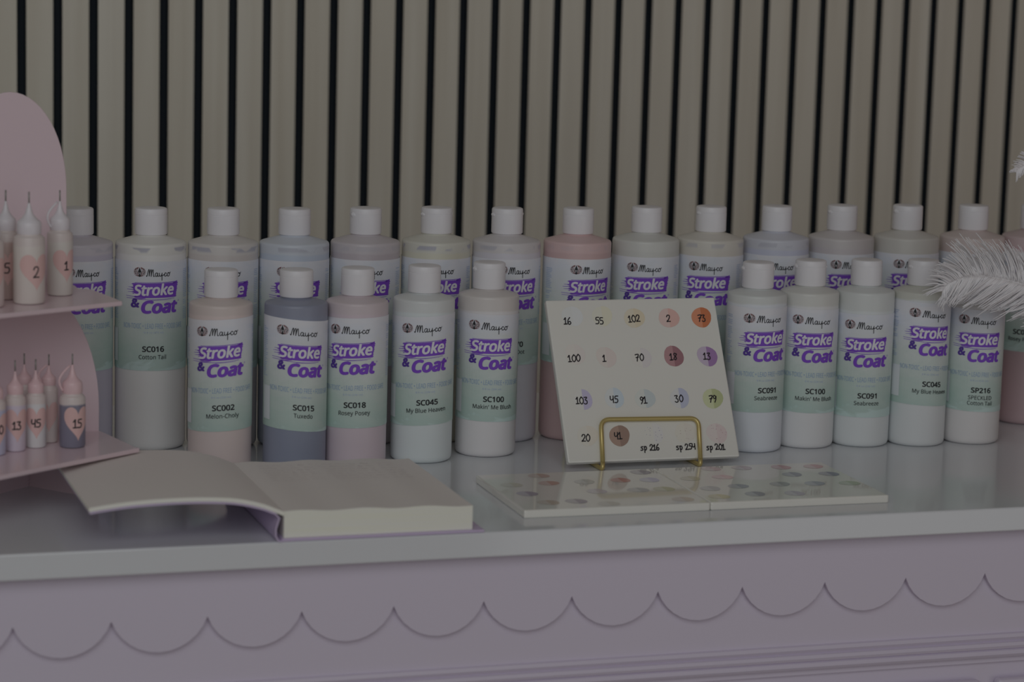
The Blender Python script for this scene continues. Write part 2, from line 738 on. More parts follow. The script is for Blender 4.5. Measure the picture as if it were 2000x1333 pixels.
# reeded moulding under the scallops
prof = [(0.018, -0.1085), (0.0150, -0.1090), (0.0135, -0.1115), (0.0150, -0.1140), (0.0158, -0.1150), (0.0125, -0.1156), (0.0112, -0.1180), (0.0125, -0.1204),
        (0.0140, -0.1212), (0.0118, -0.1220), (0.0100, -0.1245), (0.0116, -0.1270), (0.0150, -0.1278), (0.0150, -0.1320), (0.018, -0.1325)]
v = [(x, y, Z0 + z) for x in (XA + .012, XB - .012) for y, z in prof]
n = len(prof)
f = [(i, i + 1, n + i + 1, n + i) for i in range(n - 1)] + [tuple(range(n))[::-1], tuple(range(n, 2 * n))]
mo = mesh('reeded_moulding', v, f, M_pink, sb)
clean(mo.data, 30)
for i, xd in enumerate((-0.02, 0.58, 1.18)):
    d = box('door', xd, xd + 0.585, 0.0075, 0.0178, 0.08, Z0 - 0.145, M_pink, sb, 0.003)

# ------------------------------------------------------------------ bottles of paint
LM_small = label_material('small_label_paper', 0.092, 0.1235)
LM_big = label_material('large_label_paper', 0.093, 0.1625)


def brush_block(x0, x1, y0, y1, xl, rnd):
    """ragged brush stroke: main patch, bristle ends at both sides and loose thin strokes"""
    g = Geo()
    N_ = 16
    left = []
    right = []
    for i in range(N_ + 1):
        y = y0 + (y1 - y0) * i / N_
        t = i / N_
        tooth = (1.0 if i % 2 else 0.15)
        left.append((x0 + (1 - t) * 2.2 + 1.5 - tooth * (1.2 + 2.2 * rnd.random()) * (0.5 + t * (1 - t) * 2), y))
        right.append((x1 - (1 - t) * 2.0 - 0.8 + tooth * (.5 + .8 * rnd.random()), y + .5))
    for i in range(N_):
        g.add(([left[i], right[i], right[i + 1], left[i + 1]], [(0, 1, 2, 3)]))
    sl = .012
    h = y1 - y0
    g.add(ribbon([(x0 + 3, y1 + .55), ((x0 + x1) / 2, y1 + .75), (x1 - 1.5, y1 + 1.2)], [.35, .5]))
    g.add(ribbon([(x1 - 5, y1 + .1), (x1 - 1.4, y1 + 1.0)], [1.0, 1.6]))
    g.add(ribbon([(xl + 1.2, y0 + h * .55), (x0 + 3, y0 + h * .57)], [.25, .7]))
    g.add(ribbon([(xl + 2.0, y0 + h * .38), (x0 + 3, y0 + h * .42)], [.2, .6]))
    g.add(ribbon([(xl + 2.4, y0 + h * .72), (x0 + 3, y0 + h * .72)], [.2, .6]))
    g.add(ribbon([(xl, y0 + h * .12), (x0 + 6, y0 + h * .06)], [.3, .5]))
    g.add(ribbon([(xl + .5, y0 - h * .03), (x0 + 6, y0 - h * .05), (x0 + 12, y0 + .1)], [.3, .7]))
    g.add(ribbon([(x0 + 4, y0 - .9), (x0 + 18, y0 - 1.3), (x1 - 4, y0 - .5)], [.55, .3]))
    g.add(ribbon([(x0 + 16, y0 - 1.9), (x1 - 7, y0 - 1.5)], [.25, .15]))
    return g.v, g.f


def script_geo(x0, x1, yb, ym, yd):
    """monoline script word; yb baseline, ym height of the tall letter, yd depth of the descender"""
    W = x1 - x0
    H = ym - yb
    st = [
        [(.0, .12), (.02, .02), (.05, .5), (.09, 1.0), (.115, .98), (.11, .45), (.11, .05), (.13, .5), (.17, .98), (.2, .96), (.195, .5), (.19, .04)],
        [(.19, .04), (.24, .9), (.275, .97), (.28, .5), (.29, .04), (.325, .06)],
        [(.46, .48), (.40, .55), (.36, .3), (.385, .03), (.43, .1), (.465, .5), (.455, .12), (.48, .02), (.53, .15)],
        [(.53, .5), (.535, .15), (.57, .03), (.62, .2), (.645, .5)],
        [(.645, .5), (.64, .0), (.642, -.5), (.64, -.98)],
        [(.63, .06), (.70, .2), (.74, .3)],
        [(.83, .44), (.79, .54), (.75, .3), (.77, .04), (.82, .06), (.86, .2)],
        [(.93, .55), (.88, .4), (.885, .08), (.93, .02), (.975, .22), (.965, .48), (.93, .55), (.95, .47), (1.0, .5)],
    ]
    g = Geo()
    for s in st:
        g.add(ribbon([(x0 + a * W, yb + (b * H if b >= 0 else -b * (yd - yb))) for a, b in s], .62 if H < 6 else .7))
    g.add(ribbon([(x1 + .3 + .35 * math.cos(t * PI / 4), yb + H * .62 + .35 * math.sin(t * PI / 4)) for t in range(9)], .14))
    return g.v, g.f


def emblem_geo(cx, cy, w, h):
    """dark flame drop with an initial between folded wings"""
    dark, red, pale = Geo(), Geo(), Geo()
    drop = []
    for i in range(25):
        t = -PI + 2 * PI * i / 24
        r = 1.0
        x = math.sin(t) * .17 * (1 - .0)
        y = -math.cos(t)
        if y > -.1:
            x *= max(0.02, (1 - (y + .1) / 1.1)) ** .8
        drop.append((cx + x * w, cy + (y * .5 - .02) * h))
    dark.add(poly_geo(drop[:-1]))
    for s in (-1, 1):
        for k in range(4):
            q = 1 - .2 * k
            pts = [(cx + s * w * .10, cy - h * .46), (cx + s * w * (.34 * q + .04), cy - h * (.36 - .05 * k)), (cx + s * w * (.49 * q + .02), cy - h * (.08 - .06 * k)),
                   (cx + s * w * (.44 * q + .02), cy + h * (.2 + .04 * k)), (cx + s * w * (.26 * q + .03), cy + h * (.36 + .03 * k)), (cx + s * w * (.16 * q + .04), cy + h * (.27 + .04 * k))]
            (red if k != 1 else dark).add(ribbon(pts, [.24, .42]))
        for k in range(4):
            a = -.55 + .5 * k
            p0 = (cx + s * w * .2, cy - h * (.36 - .1 * k))
            p1 = (cx + s * w * (.2 + .27 * math.cos(a)), cy + h * (.03 + .33 * math.sin(a)))
            (dark if k % 2 else red).add(ribbon([p0, ((p0[0] + p1[0]) / 2 + s * .25, (p0[1] + p1[1]) / 2 - .25), p1], [.2, .34]))
    pale.add(ribbon([(cx - w * .09, cy - h * .3), (cx - w * .07, cy - h * .04), (cx, cy - h * .17), (cx + w * .07, cy - h * .04), (cx + w * .09, cy - h * .3)], .42, False))
    return dark, red, pale


SMALL = dict(R=.026, top=.1235, h=92, emblem=(-18.2, -9.1, 9.6, 8.4), script=(-11.6, 11.3, -12.9, -7.2, -16.3), block=(-22.5, 17.2, -33.6, -21.8, -28),
             title=(-20.6, 14.6, -31.6, 8.6), coat=(-13.4, 18.2, -46.5, 9.7), amp=(-22.6, -15.4, -42.2, -34.6), reg=(18.9, -37), claim=(-30, 27.5, -60.3, -56.1),
             fl=(-9.6, 6.6, -65.0, -62.9), fltext='8 fl oz (236 ml)', code=(4.3, -74.7), name=(3.35, -81.0))
BIG = dict(R=.030, top=.1625, h=93, emblem=(-10.8, -8.8, 9.6, 8.4), script=(-5.1, 15.0, -12.6, -6.9, -15.8), block=(-17.9, 23.5, -31.0, -18.6, -23.6),
           title=(-15.9, 19.0, -28.9, 8.6), coat=(-9.4, 23.1, -43.5, 9.7), amp=(-18.7, -10.9, -39.3, -31.6), reg=(24.2, -33.8), claim=(-26.1, 28.5, -57.0, -52.6),
           fl=(-7.5, 9.5, -61.6, -59.4), fltext='16 fl oz (473 ml)', code=(4.8, -76.6), name=(3.7, -83.0))


def build_label(root, D, code, names, dz, skew, lm, seed):
    R, top = D['R'], D['top'] + dz
    rnd = random.Random(seed)
    w = R * 1000 * math.radians(148)
    nx = 56
    v = [(-w + 2 * w * i / nx, y) for i in range(nx + 1) for y in (-D['h'], 0)]
    f = [(2 * i, 2 * i + 2, 2 * i + 3, 2 * i + 1) for i in range(nx)]
    lab = wrap_obj('label', (v, f), R, top, skew, lm, root, .0003, 3)
    lab['label'] = 'white label washed with pale green watercolour'
    cx, cy, ew, eh = D['emblem']
    d, r, p = emblem_geo(cx, cy, ew, eh)
    wrap_obj('emblem', (d.v + r.v + p.v, d.f + [tuple(len(d.v) + i for i in q) for q in r.f] + [tuple(len(d.v) + len(r.v) + i for i in q) for q in p.f]), R, top, skew,
             [M_black, M_brown, M_paper], lab, .00052, mi=[0] * len(d.f) + [1] * len(r.f) + [2] * len(p.f))
    s = D['script']
    wrap_obj('brand_lettering', script_geo(*s), R, top, skew, M_black, lab, .00052)
    x0, x1, y0, y1, xl = D['block']
    wrap_obj('brush_stroke', brush_block(x0, x1, y0, y1, xl, random.Random(5)), R, top, skew, M_purple, lab, .00050)
    wrap_obj('upper_title', text_geo('Stroke', shear=.2, rot=.034, sans=True, heavy=.36, fit=D['title']), R, top, skew, M_paper, lab, .00072)
    wrap_obj('ampersand', text_geo('&', D['amp'], 0, .12, heavy=.5, sans=True), R, top, skew, M_amp, lab, .00056)
    wrap_obj('lower_title', text_geo('Coat', shear=.2, rot=.02, sans=True, heavy=.52, fit=D['coat']), R, top, skew, M_purple, lab, .00056)
    g = Geo()
    g.add(text_geo('NON-TOXIC \u2022 LEAD FREE \u2022 FOOD SAFE', D['claim'], 0, sans=True))
    wrap_obj('claim_lettering', (g.v, g.f), R, top, skew, M_claim, lab, .00054)
    g = Geo()
    g.add(text_geo(D['fltext'], D['fl']))
    rx, ry = D['reg']
    wrap_obj('registered_mark', ribbon([(rx + .6 * math.cos(t * PI / 5), ry + .6 * math.sin(t * PI / 5)) for t in range(11)], .2), R, top, skew, M_purple, lab, .00054)
    wrap_obj('volume_lettering', (g.v, g.f), R, top, skew, M_fine, lab, .00054)
    # columns of tiny print near both edges of the front panel
    for side, xs in ((1, (31.5, 8)), (-1, (-42, 8))):
        g = Geo()
        y = -8.0
        while y > -50:
            if rnd.random() > .12:
                wl = xs[1] * (.5 + .5 * rnd.random())
                a = xs[0] if side > 0 else xs[0]
                xx = a
                while xx < a + wl:
                    ww = .5 + rnd.random() * 1.3
                    g.add(ribbon([(xx, y), (min(xx + ww, a + wl), y)], .55, False))
                    xx += ww + .45
            y -= 1.55
        wrap_obj('fine_print', (g.v, g.f), R, top, skew, M_fine, lab, .00054)
    # white bar code tab at the overlap of the label
    xa, xb = -R * 1000 * math.radians(88), -R * 1000 * math.radians(66)
    ya = -D['h'] * .63
    wrap_obj('overlap_tab', ([(xa, -D['h'] + 6), (xb, -D['h'] + 6), (xb, ya), (xa, ya)], [(0, 1, 2, 3)]), R, top, skew, M_tag, lab, .00066)
    if code:
        c = Geo()
        cxx, base = D['code']
        c.add(text_geo(code, cap=4.35, cx=cxx - 4, base=base, sans=True, heavy=.3, xs=1.05))
        wrap_obj('code_lettering', (c.v, c.f), R, top, skew, M_black, lab, .00054)
        c = Geo()
        for i, nm in enumerate(names):
            c.add(text_geo(nm, cap=3.5, cx=D['name'][0] - 3.4, base=D['name'][1] - i * 5.0, sans=True, heavy=.02, xs=.95))
        wrap_obj('colour_name_lettering', (c.v, c.f), R, top, skew, M_black, lab, .00054)


def cap_obj(root, z, turn, hinge):
    prof = [(0, 22.6), (9.5, 22.7), (12.3, 22.5), (13.3, 22.0), (13.7, 21.0), (13.75, 17.2), (13.55, 17.05), (13.55, 16.8), (13.8, 16.6), (13.85, 1.2), (13.5, .3), (12.6, 0), (10.5, 0)]
    v, f = lathe_geo([(a * .001, b * .001) for a, b in prof], 64)
    g = Geo().add((v, f))
    if hinge:
        # moulded hinge strap and thumb lip standing a little proud of the lid
        for sgn, zz, hh in ((1, 17.0, 3.2), (-1, 16.6, 2.2)):
            vv, ff = [], []
            for i in range(9):
                a = (-.22 + .44 * i / 8)
                for r_, z_ in ((13.5, zz - hh), (15.2, zz - .5), (15.3, zz + .4), (13.5, zz + hh * .9)):
                    k = 1 - abs(i - 4) / 4 * .06
                    vv.append((sgn * r_ * k * math.cos(a) * .001, r_ * k * math.sin(a) * .001, z_ * .001))
            for i in range(8):
                for j in range(4):
                    j2 = (j + 1) % 4
                    ff.append((i * 4 + j, i * 4 + j2, (i + 1) * 4 + j2, (i + 1) * 4 + j))
            ff += [(0, 1, 2, 3), (35, 34, 33, 32)]
            g.add((vv, ff))
    o = mesh('cap', g.v, g.f, M_cap, root, True)
    clean(o.data, 40)
    o.location = (0, 0, z)
    o.rotation_euler = (0, 0, turn)
    return o


def bottle(kind, x, y, off_deg, low, top, label, code=None, names=(), dz=0, skew=0, hinge=None, marks=0.0, fill=None, seed=1, group=None):
    D = SMALL if kind == 's' else BIG
    dx, dy = CAM.x - x, CAM.y - y
    rz = math.atan2(dx, -dy) + math.radians(off_deg)
    root = thing('paint_bottle', label, 'paint bottle', (x, y, Z0), rz, group)
    if kind == 's':
        prof = [(0, .0008), (18, .0008), (20.5, 0), (23, .3), (25, 1.6), (25.9, 3.6), (26, 6), (26, 136.2), (25.8, 137.4), (25.3, 138.2), (24.5, 138.7), (15.5, 141.3), (13.2, 141.9), (12.2, 142.6), (12.0, 146)]
        capz = .1431
    else:
        prof = [(0, 1), (21, 1), (23.5, 0), (26.5, .3), (28.8, 1.8), (29.8, 4), (30, 6.5), (30, 174.2), (29.75, 175.5), (29.1, 176.4), (28.2, 176.8), (16, 180.4), (13.2, 181.2), (12.4, 182.0), (12.2, 186)]
        capz = .1824
    fill = fill if fill is not None else (.200 if kind == 's' else .169)
    pm = paint_material('paint', low, top, fill, marks)
    lathe('bottle_body', [(a * .001, b * .001) for a, b in prof], pm, root, 72)
    c = cap_obj(root, capz, (math.radians(hinge) if hinge is not None else 0.9) - rz, hinge is not None)
    if kind == 's':
        build_label(root, D, code, names, dz, skew, LM_small, seed)
    else:
        build_label(root, D, code, names, dz, skew, LM_big, seed)
    return root


GB, GS = 'tall paint bottles in the back row', 'short paint bottles in the front row'
big = [
    (.4890, .3760, 8, (111, 107, 118), (116, 112, 118), 'tall bottle of lavender grey paint at back, mostly behind the pink tiered stand', None, (), 0, None, .4),
    (.5509, .3717, 3, (128, 127, 126), (124, 123, 120), 'tall bottle of off-white paint in back row, right beside the pink tiered stand', 'SC016', ('Cotton Tail',), 0, None, .9),
    (.6118, .3650, 0, (116, 111, 109), (118, 115, 113), 'tall bottle of pale beige paint at back, behind the peach short bottle', None, (), 0, None, .9),
    (.6727, .3595, 2, (106, 113, 124), (112, 116, 123), 'tall bottle of blue-grey paint at back, behind the short bottle of dark navy paint', None, (), 0, None, .6),
    (.7359, .3602, 1, (108, 101, 105), (112, 107, 110), 'tall bottle of mauve-grey paint at back, behind the short dusty rose bottle', None, (), 0, 200, .25),
    (.7999, .3602, 2, (120, 118, 106), (118, 117, 110), 'tall bottle of creamy yellow paint in the back row, fourth to left of tall pink bottle by width', None, (), 0, 8, .9),
    (.8621, .3523, 14, (117, 115, 121), (116, 113, 114), 'tall bottle of pale lilac-white paint at back, directly left of the tall pink one', 'SC070', ('Pink-A-Dot',), 0, 5, .6),
    (.9263, .3470, 20, (117, 96, 96), (121, 101, 101), 'tall bottle of salmon pink paint at back, by the left edge of the standing tile', None, (), 0, None, .15),
    (.9936, .3538, -1, (114, 114, 111), (116, 116, 113), 'tall bottle of greenish grey-white paint behind the middle of the standing tile', None, (), 0, None, 0),
    (1.0555, .3535, -6, (119, 115, 109), (119, 116, 110), 'tall bottle of pale beige paint behind the right edge of the standing tile', None, (), 0, 10, .5),
    (1.1197, .3528, 4, (109, 111, 124), (112, 113, 120), 'tall bottle of periwinkle blue paint in the right half of the back row', None, (), 0, None, .5),
    (1.1854, .3542, 14, (112, 107, 109), (113, 109, 109), 'tall bottle of grey-mauve paint at back, immediately right of the periwinkle one', None, (), 0, 8, 0),
    (1.2500, .3509, 10, (114, 112, 108), (114, 112, 108), 'tall bottle of warm grey-white paint at back, two right of the periwinkle one', None, (), 0, 190, 0),
    (1.3156, .3467, 10, (116, 104, 102), (116, 106, 104), 'tall bottle of pale dusky pink paint at back, with shoulder behind the white feather', None, (), 0, None, 0),
    (1.3795, .3450, -12, (110, 92, 95), (112, 98, 99), 'tall bottle of rose paint at far right, cut by the picture edge behind the feather', 'SC018', ('Rosey Posey',), 0, None, 0),
]
big[5] = big[5][:5] + ('tall bottle of creamy yellow paint at back, behind the short pale blue-white bottle',) + big[5][6:]
for i, (x, y, off, low, top, lab, code, names, dz, hinge, marks) in enumerate(big):
    bottle('b', x, y, off, low, top, lab, code, names, dz, 0, hinge, marks, seed=i + 1, group=GB)
small = [
    (.5901, .2669, 5.5, (124, 113, 111), (119, 110, 107), 'short bottle of pale peach paint, leftmost in the front row behind the raised book pages', 'SC002', ('Melon-Choly',), .004, .055, None, 0),
    (.6516, .2603, 16, (77, 81, 95), (77, 80, 93), 'short bottle of dark navy-grey paint in the front row behind the open book', 'SC015', ('Tuxedo',), .003, -.095, None, 0),
    (.7048, .2653, -2, (119, 108, 114), (117, 108, 111), 'short bottle of dusty rose-lilac paint touching the dark navy one', 'SC018', ('Rosey Posey',), .003, .03, None, 0),
    (.7650, .2739, 9.5, (120, 125, 126), (118, 120, 120), 'short bottle of pale blue-white paint standing behind right page corner of the open book', 'SC045', ('My Blue Heaven',), .002, .06, None, 0),
    (.8268, .2890, 14, (125, 123, 124), (119, 115, 113), 'short bottle of blush white paint standing alone between open book and standing tile', 'SC100', ("Makin' Me Blush",), 0, -.03, 185, 0),
    (1.0654, .2651, 27, (122, 125, 130), (117, 119, 118), 'short bottle of icy white paint touching the right edge of the standing tile', 'SC091', ('Seabreeze',), .005, 0, 170, .0),
    (1.1194, .2741, 20, (124, 124, 125), (118, 118, 115), 'short bottle of warm white paint, second to the right of the standing tile', 'SC100', ("Makin' Me Blush",), .001, -.025, 172, .0),
    (1.1723, .2711, 12.5, (121, 124, 125), (117, 119, 118), 'short bottle of cool white paint, third to the right of the standing tile', 'SC091', ('Seabreeze',), -.004, 0, None, 0),
    (1.2246, .2645, 29, (121, 123, 124), (114, 114, 108), 'short bottle of white paint whose cap stands just left of the feather tip', 'SC045', ('My Blue Heaven',), .006, -.06, 6, 0),
    (1.2794, .2646, 18, (123, 121, 121), (116, 114, 112), 'short bottle of speckled white paint directly below the feather, rightmost short one', 'SP216', ('SPECKLED', 'Cotton Tail'), -.001, -.035, None, 0),
]
for i, (x, y, off, low, top, lab, code, names, dz, sk, hinge, marks) in enumerate(small):
    bottle('s', x, y, off, low, top, lab, code, names, dz, sk, hinge, marks, fill=.1275 + dz, seed=40 + i, group=GS)

# ------------------------------------------------------------------ tile on a wire easel
lean = math.radians(29)
TO = Vector((.8719, .1995, Z0 + .007))
ex = Vector((1, 0, 0))
ey = Vector((0, math.sin(lean), math.cos(lean)))
en = Vector((0, -math.cos(lean), math.sin(lean)))
TW, TH, TT = 155.0, 145.5, .0062
tile = thing('glaze_test_tile', 'square cream tile standing in the brass easel, with numbered round glaze samples', 'tile', tuple(TO))


def slab(name, O, a, b, nrm, w, h, t, m, parent, bev=.0012):
    v = []
    for k in (0, -t):
        for q, r in ((0, 0), (w, 0), (w, h), (0, h)):
            v.append(O + a * q * .001 + b * r * .001 + nrm * k)
    f = [(0, 1, 2, 3), (7, 6, 5, 4), (0, 4, 5, 1), (1, 5, 6, 2), (2, 6, 7, 3), (3, 7, 4, 0)]
    o = mesh(name, v, f, m, parent)
    clean(o.data)
    bevel(o, bev)
    return o


O0 = Vector((0, 0, 0))
slab('tile_body', O0, ex, ey, en, TW, TH, TT, M_tile, tile)
fr = (O0, ex, ey, en)
SW = [('16', 22, 130.6, (126, 127, 126), (127, 129, 130)), ('55', 48.9, 130, (128, 127, 119), (128, 126, 114)), ('102', 77.9, 127.7, (127, 122, 110), (126, 119, 104)),
      ('2', 109.7, 127.1, (127, 112, 108), (126, 103, 98)), ('73', 140, 127, (124, 82, 63), (115, 68, 46)), ('100', 19.6, 96.1, (128, 125, 121), (127, 123, 120)),
      ('1', 47.2, 92.7, (127, 122, 118), (126, 119, 116)), ('70', 79.1, 91.5, (127, 125, 121), (124, 121, 121)), ('18', 108.7, 92, (104, 80, 82), (90, 65, 69)),
      ('13', 139.7, 91.2, (113, 104, 116), (92, 72, 100)), ('103', 20.6, 55.2, (127, 126, 123), (112, 108, 124)), ('45', 49.1, 55.8, (124, 126, 126), (115, 122, 127)),
      ('91', 76.7, 54.4, (123, 125, 122), (113, 118, 119)), ('30', 108.2, 53.9, (124, 124, 124), (108, 110, 122)), ('79', 138.6, 52.7, (118, 121, 98), (106, 110, 83)),
      ('20', 20.4, 23.2, (127, 125, 119), (127, 123, 116)), ('41', 48.8, 22.2, (100, 84, 76), (90, 75, 68)), ('216', 79.5, 23, (127, 126, 122), (126, 125, 124)),
      ('254', 108.4, 22.6, (127, 125, 119), (126, 123, 118)), ('201', 137.3, 21.3, (127, 121, 119), (125, 116, 115))]
_swm = {}


def swatch_mat(c):
    if c not in _swm:
        _swm[c] = mat('glaze_sample', C(*c, k=.24), 0.18)
    return _swm[c]


def swatch_geo(cx, cy, r, rnd):
    n = 36
    ph = rnd.random() * 6
    ring = []
    for i in range(n):
        a = 2 * PI * i / n - PI / 2
        k = 1 + .045 * math.sin(2 * a + ph) + .025 * math.sin(3 * a + ph * 2) + rnd.uniform(-.012, .012)
        ring.append((cx + r * k * math.cos(a), cy + r * k * math.sin(a) * .98))
    rgt_ = ring[0:n // 2 + 1]
    lft_ = ring[n // 2:] + [ring[0]]
    v = rgt_ + lft_
    return v, [tuple(range(len(rgt_))), tuple(range(len(rgt_), len(v)))]


rnd = random.Random(11)
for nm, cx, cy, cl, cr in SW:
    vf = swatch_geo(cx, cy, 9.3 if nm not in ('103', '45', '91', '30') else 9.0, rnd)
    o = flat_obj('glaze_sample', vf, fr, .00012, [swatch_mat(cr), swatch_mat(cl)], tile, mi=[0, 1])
    if nm in ('73', '18', '13', '79', '41', '2', '102'):
        o['label'] = {'73': 'orange glaze sample', '18': 'maroon glaze sample', '13': 'purple glaze sample', '79': 'olive green glaze sample', '41': 'brown glaze sample',
                      '2': 'pink glaze sample', '102': 'sand glaze sample'}[nm]
    if nm in ('216', '254', '201'):
        g = Geo()
        for k in range(16):
            a, rr = rnd.random() * 6.28, 8.5 * math.sqrt(rnd.random())
            px, py, s = cx + rr * math.cos(a), cy + rr * math.sin(a), .2 + .3 * rnd.random()
            g.add(([(px + s * math.cos(q * PI / 3), py + s * .7 * math.sin(q * PI / 3)) for q in range(6)], [tuple(range(6))]))
        flat_obj('speckles', (g.v, g.f), (O0, ex, ey, en), .00022, swatch_mat({'216': (92, 90, 104), '254': (112, 104, 98), '201': (108, 84, 92)}[nm]), tile)
TX = [('16', 17.0, 126.3), ('55', 46.0, 125.9), ('102', 77.8, 127.1), ('2', 109.1, 126.6), ('73', 140.1, 126.2), ('100', 18.2, 92.4), ('1', 45.2, 91.7), ('70', 77.3, 91.8), ('18', 108.4, 91.7), ('13', 139.4, 91.2),
      ('103', 19.7, 54.5), ('45', 48.8, 54.5), ('91', 74.9, 53.2), ('30', 107.5, 53.5), ('79', 138.6, 52.5), ('20', 18.3, 21.5), ('41', 47.5, 22.3), ('sp 216', 74.5, 10.9), ('sp 254', 107.1, 10.3), ('sp 201', 134.1, 9.1)]
for s, cx, cy in TX:
    flat_obj('handwritten_number', hand_geo(s, cx, cy, 6.2 if s[0] != 's' else 5.2, .95, rnd), fr, .00035, M_pen, tile)

# brass easel: front hoop, two feet rails, back prop
ea = thing('wire_easel', 'small brass wire easel holding up the square cream tile with numbered samples', 'easel', (.9, .2, Z0))
O = Vector((.9, .2, Z0))
rw = .0019


def tp(u, v, off):
    return TO + ex * u * .001 + ey * v * .001 + en * off


hoop = [tp(29.5, -1.5, .0026), tp(33.3, 36.4, .0026), tp(121.5, 34.6, .0026), tp(117.5, -2, .0026)]
v, f = tube_geo([p - O for p in fillet(hoop, .008)], rw, 12)
mesh('front_hoop', v, f, M_gold, ea, True)
for u, yb in ((29.5, .2925), (117.5, .2925)):
    a = tp(u, -1.5, .0026)
    x = a.x
    rail = [a, Vector((x - .001, a.y - .003, Z0 + rw + .0002)), Vector((x - .0015, a.y + .012, Z0 + rw + .0001)), Vector((x, .29, Z0 + rw + .0002)), Vector((x, .296, Z0 + .012)), Vector((x + .002, .2875, Z0 + .085))]
    v, f = tube_geo([p - O for p in fillet(rail, .006)], rw, 12)
    mesh('side_rail', v, f, M_gold, ea, True)
v, f = tube_geo([Vector((tp(29.5, 0, 0).x + .002, .2875, Z0 + .085)) - O, Vector((tp(117.5, 0, 0).x + .002, .2875, Z0 + .085)) - O], rw, 12)
mesh('back_bar', v, f, M_gold, ea, True)

# two sample tiles lying flat
FS = [(.8004, .0941, (96, 90, 98)), (.8302, .1576, (112, 98, 92)), (.7978, .1277, (116, 114, 104)), (.8294, .1288, (112, 92, 84)), (.8600, .1293, (104, 104, 100)), (.8910, .1298, (108, 74, 68)),
      (.8302, .0612, (86, 80, 86)), (.8070, .0608, (108, 100, 90)), (.9150, .1269, (108, 106, 120)), (.9180, .1568, (84, 80, 86)), (.8928, .0921, (98, 98, 100)), (.9145, .0918, (104, 104, 84)),
      (.9159, .0531, (114, 106, 98)), (.8524, .0486, (116, 114, 108)), (.8580, .0930, (110, 106, 112))]
FS2 = [(.9524, .0851, (104, 104, 106)), (.9790, .1252, (126, 106, 108)), (.9482, .0555, (118, 114, 90)), (.9501, .1242, (112, 110, 98)), (.9816, .1580, (120, 106, 108)), (1.0429, .1536, (116, 88, 90)),
       (1.0717, .1521, (118, 92, 92)), (1.0406, .1248, (82, 80, 88)), (1.0725, .1216, (80, 78, 88)), (1.0154, .0910, (92, 92, 92)), (1.0448, .0882, (92, 94, 100)), (1.0740, .0845, (96, 102, 84)),
       (.9781, .0891, (86, 86, 90)), (.9806, .0596, (84, 82, 86)), (1.0088, .1571, (110, 100, 102)), (1.0130, .0560, (104, 98, 106))]
Zf = Z0 + .0065
for O_, ww, lab, fs in ((Vector((.7800, .0375, Zf)), 153.0, 'white glossy sample tile lying flat before the easel, the left one of the pair', FS),
                        (Vector((.9336, .0363, Zf)), 153.0, 'white glossy sample tile lying flat on the counter, the right one of the pair', FS2)):
    t = thing('glaze_test_tile', lab, 'tile', tuple(O_ - Vector((0, 0, .0065))), -.012, 'sample tiles lying flat')
    fo = Vector((0, 0, .0065))
    slab('tile_body', fo, Vector((1, 0, 0)), Vector((0, 1, 0)), Vector((0, 0, 1)), ww, 132.0, .0065, M_tile, t)
    ffr = (fo, Vector((1, 0, 0)), Vector((0, 1, 0)), Vector((0, 0, 1)))
    g = Geo()
    for px, py, c in fs:
        cx, cy = (px - O_.x) * 1000, (py - O_.y) * 1000
        vf = swatch_geo(cx, cy, 8.6, rnd)
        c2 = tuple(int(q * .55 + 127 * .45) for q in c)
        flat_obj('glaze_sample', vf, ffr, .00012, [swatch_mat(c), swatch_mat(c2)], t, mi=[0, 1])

# ------------------------------------------------------------------ open book
bk = thing('open_book', 'open hardback book lying at the counter edge, left pages arching up under the pink stand', 'book', (.58, 0, Z0))
BX = .58


def strip_solid(name, prof_top, prof_bot, y0, y1, m, parent, ny=1, smooth=True):
    """solid between two (x, z) polylines, extruded along y"""
    n = len(prof_top)
    ring = list(prof_top) + list(prof_bot)[::-1]
    k = len(ring)
    v, f = [], []
    for y in (y0, y1):
        v += [(x - BX, y, z) for x, z in ring]
    for i in range(k):
        j = (i + 1) % k
        f.append((i, j, k + j, k + i))
    for i in range(n - 1):
        f.append((i, k - 1 - i, k - 2 - i, i + 1))
        f.append((k + i, k + i + 1, k + k - 2 - i, k + k - 1 - i))
    o = mesh(name, v, f, m, parent)
    clean(o.data, 35)
    return o


# leaf profile of the raised left half (x, z)
leaf = [(.441, .0310), (.452, .0325), (.4675, .0342), (.4844, .0352), (.5043, .0357), (.5258, .0353), (.5475, .0335), (.566, .0292), (.578, .0245), (.5845, .0217)]
leaf2 = [p for p in leaf]
lp = [(p.x, p.y) for p in smooth_line(leaf, 4)]


def offset(line, d):
    out = []
    for i in range(len(line)):
        a, b = Vector(line[max(i - 1, 0)]), Vector(line[min(i + 1, len(line) - 1)])
        t = (b - a).normalized()
        out.append((line[i][0] + t.y * d, line[i][1] - t.x * d))
    return out


lpo = strip_solid('left_pages', lp, offset(lp, .0030), .001, .176, [M_page, M_block], bk)
lpo['label'] = 'blank pages arching up at left'
for p in lpo.data.polygons:
    p.material_index = 0 if p.normal.z > .5 else 1
cv = [p for p in offset(lp, .0031)]
cv = cv[:-4] + [(.5800, .0180), (.5790, .0150), (.5775, .0100), (.5775, .0050), (.5790, .0016), (.582, .0007)]
cv2 = []
for i, p in enumerate(cv):
    a, b = Vector(cv[max(i - 1, 0)]), Vector(cv[min(i + 1, len(cv) - 1)])
    t = (b - a).normalized()
    d = .0011
    cv2.append((p[0] + t.y * d, max(0.0001, p[1] - t.x * d)))
strip_solid('front_cover', cv, cv2, -.001, .179, M_cover, bk)
box('back_cover', .5815 - BX, .7365 - BX, -.0005, .180, 0.0001, .0022, M_cover, bk, .0006)
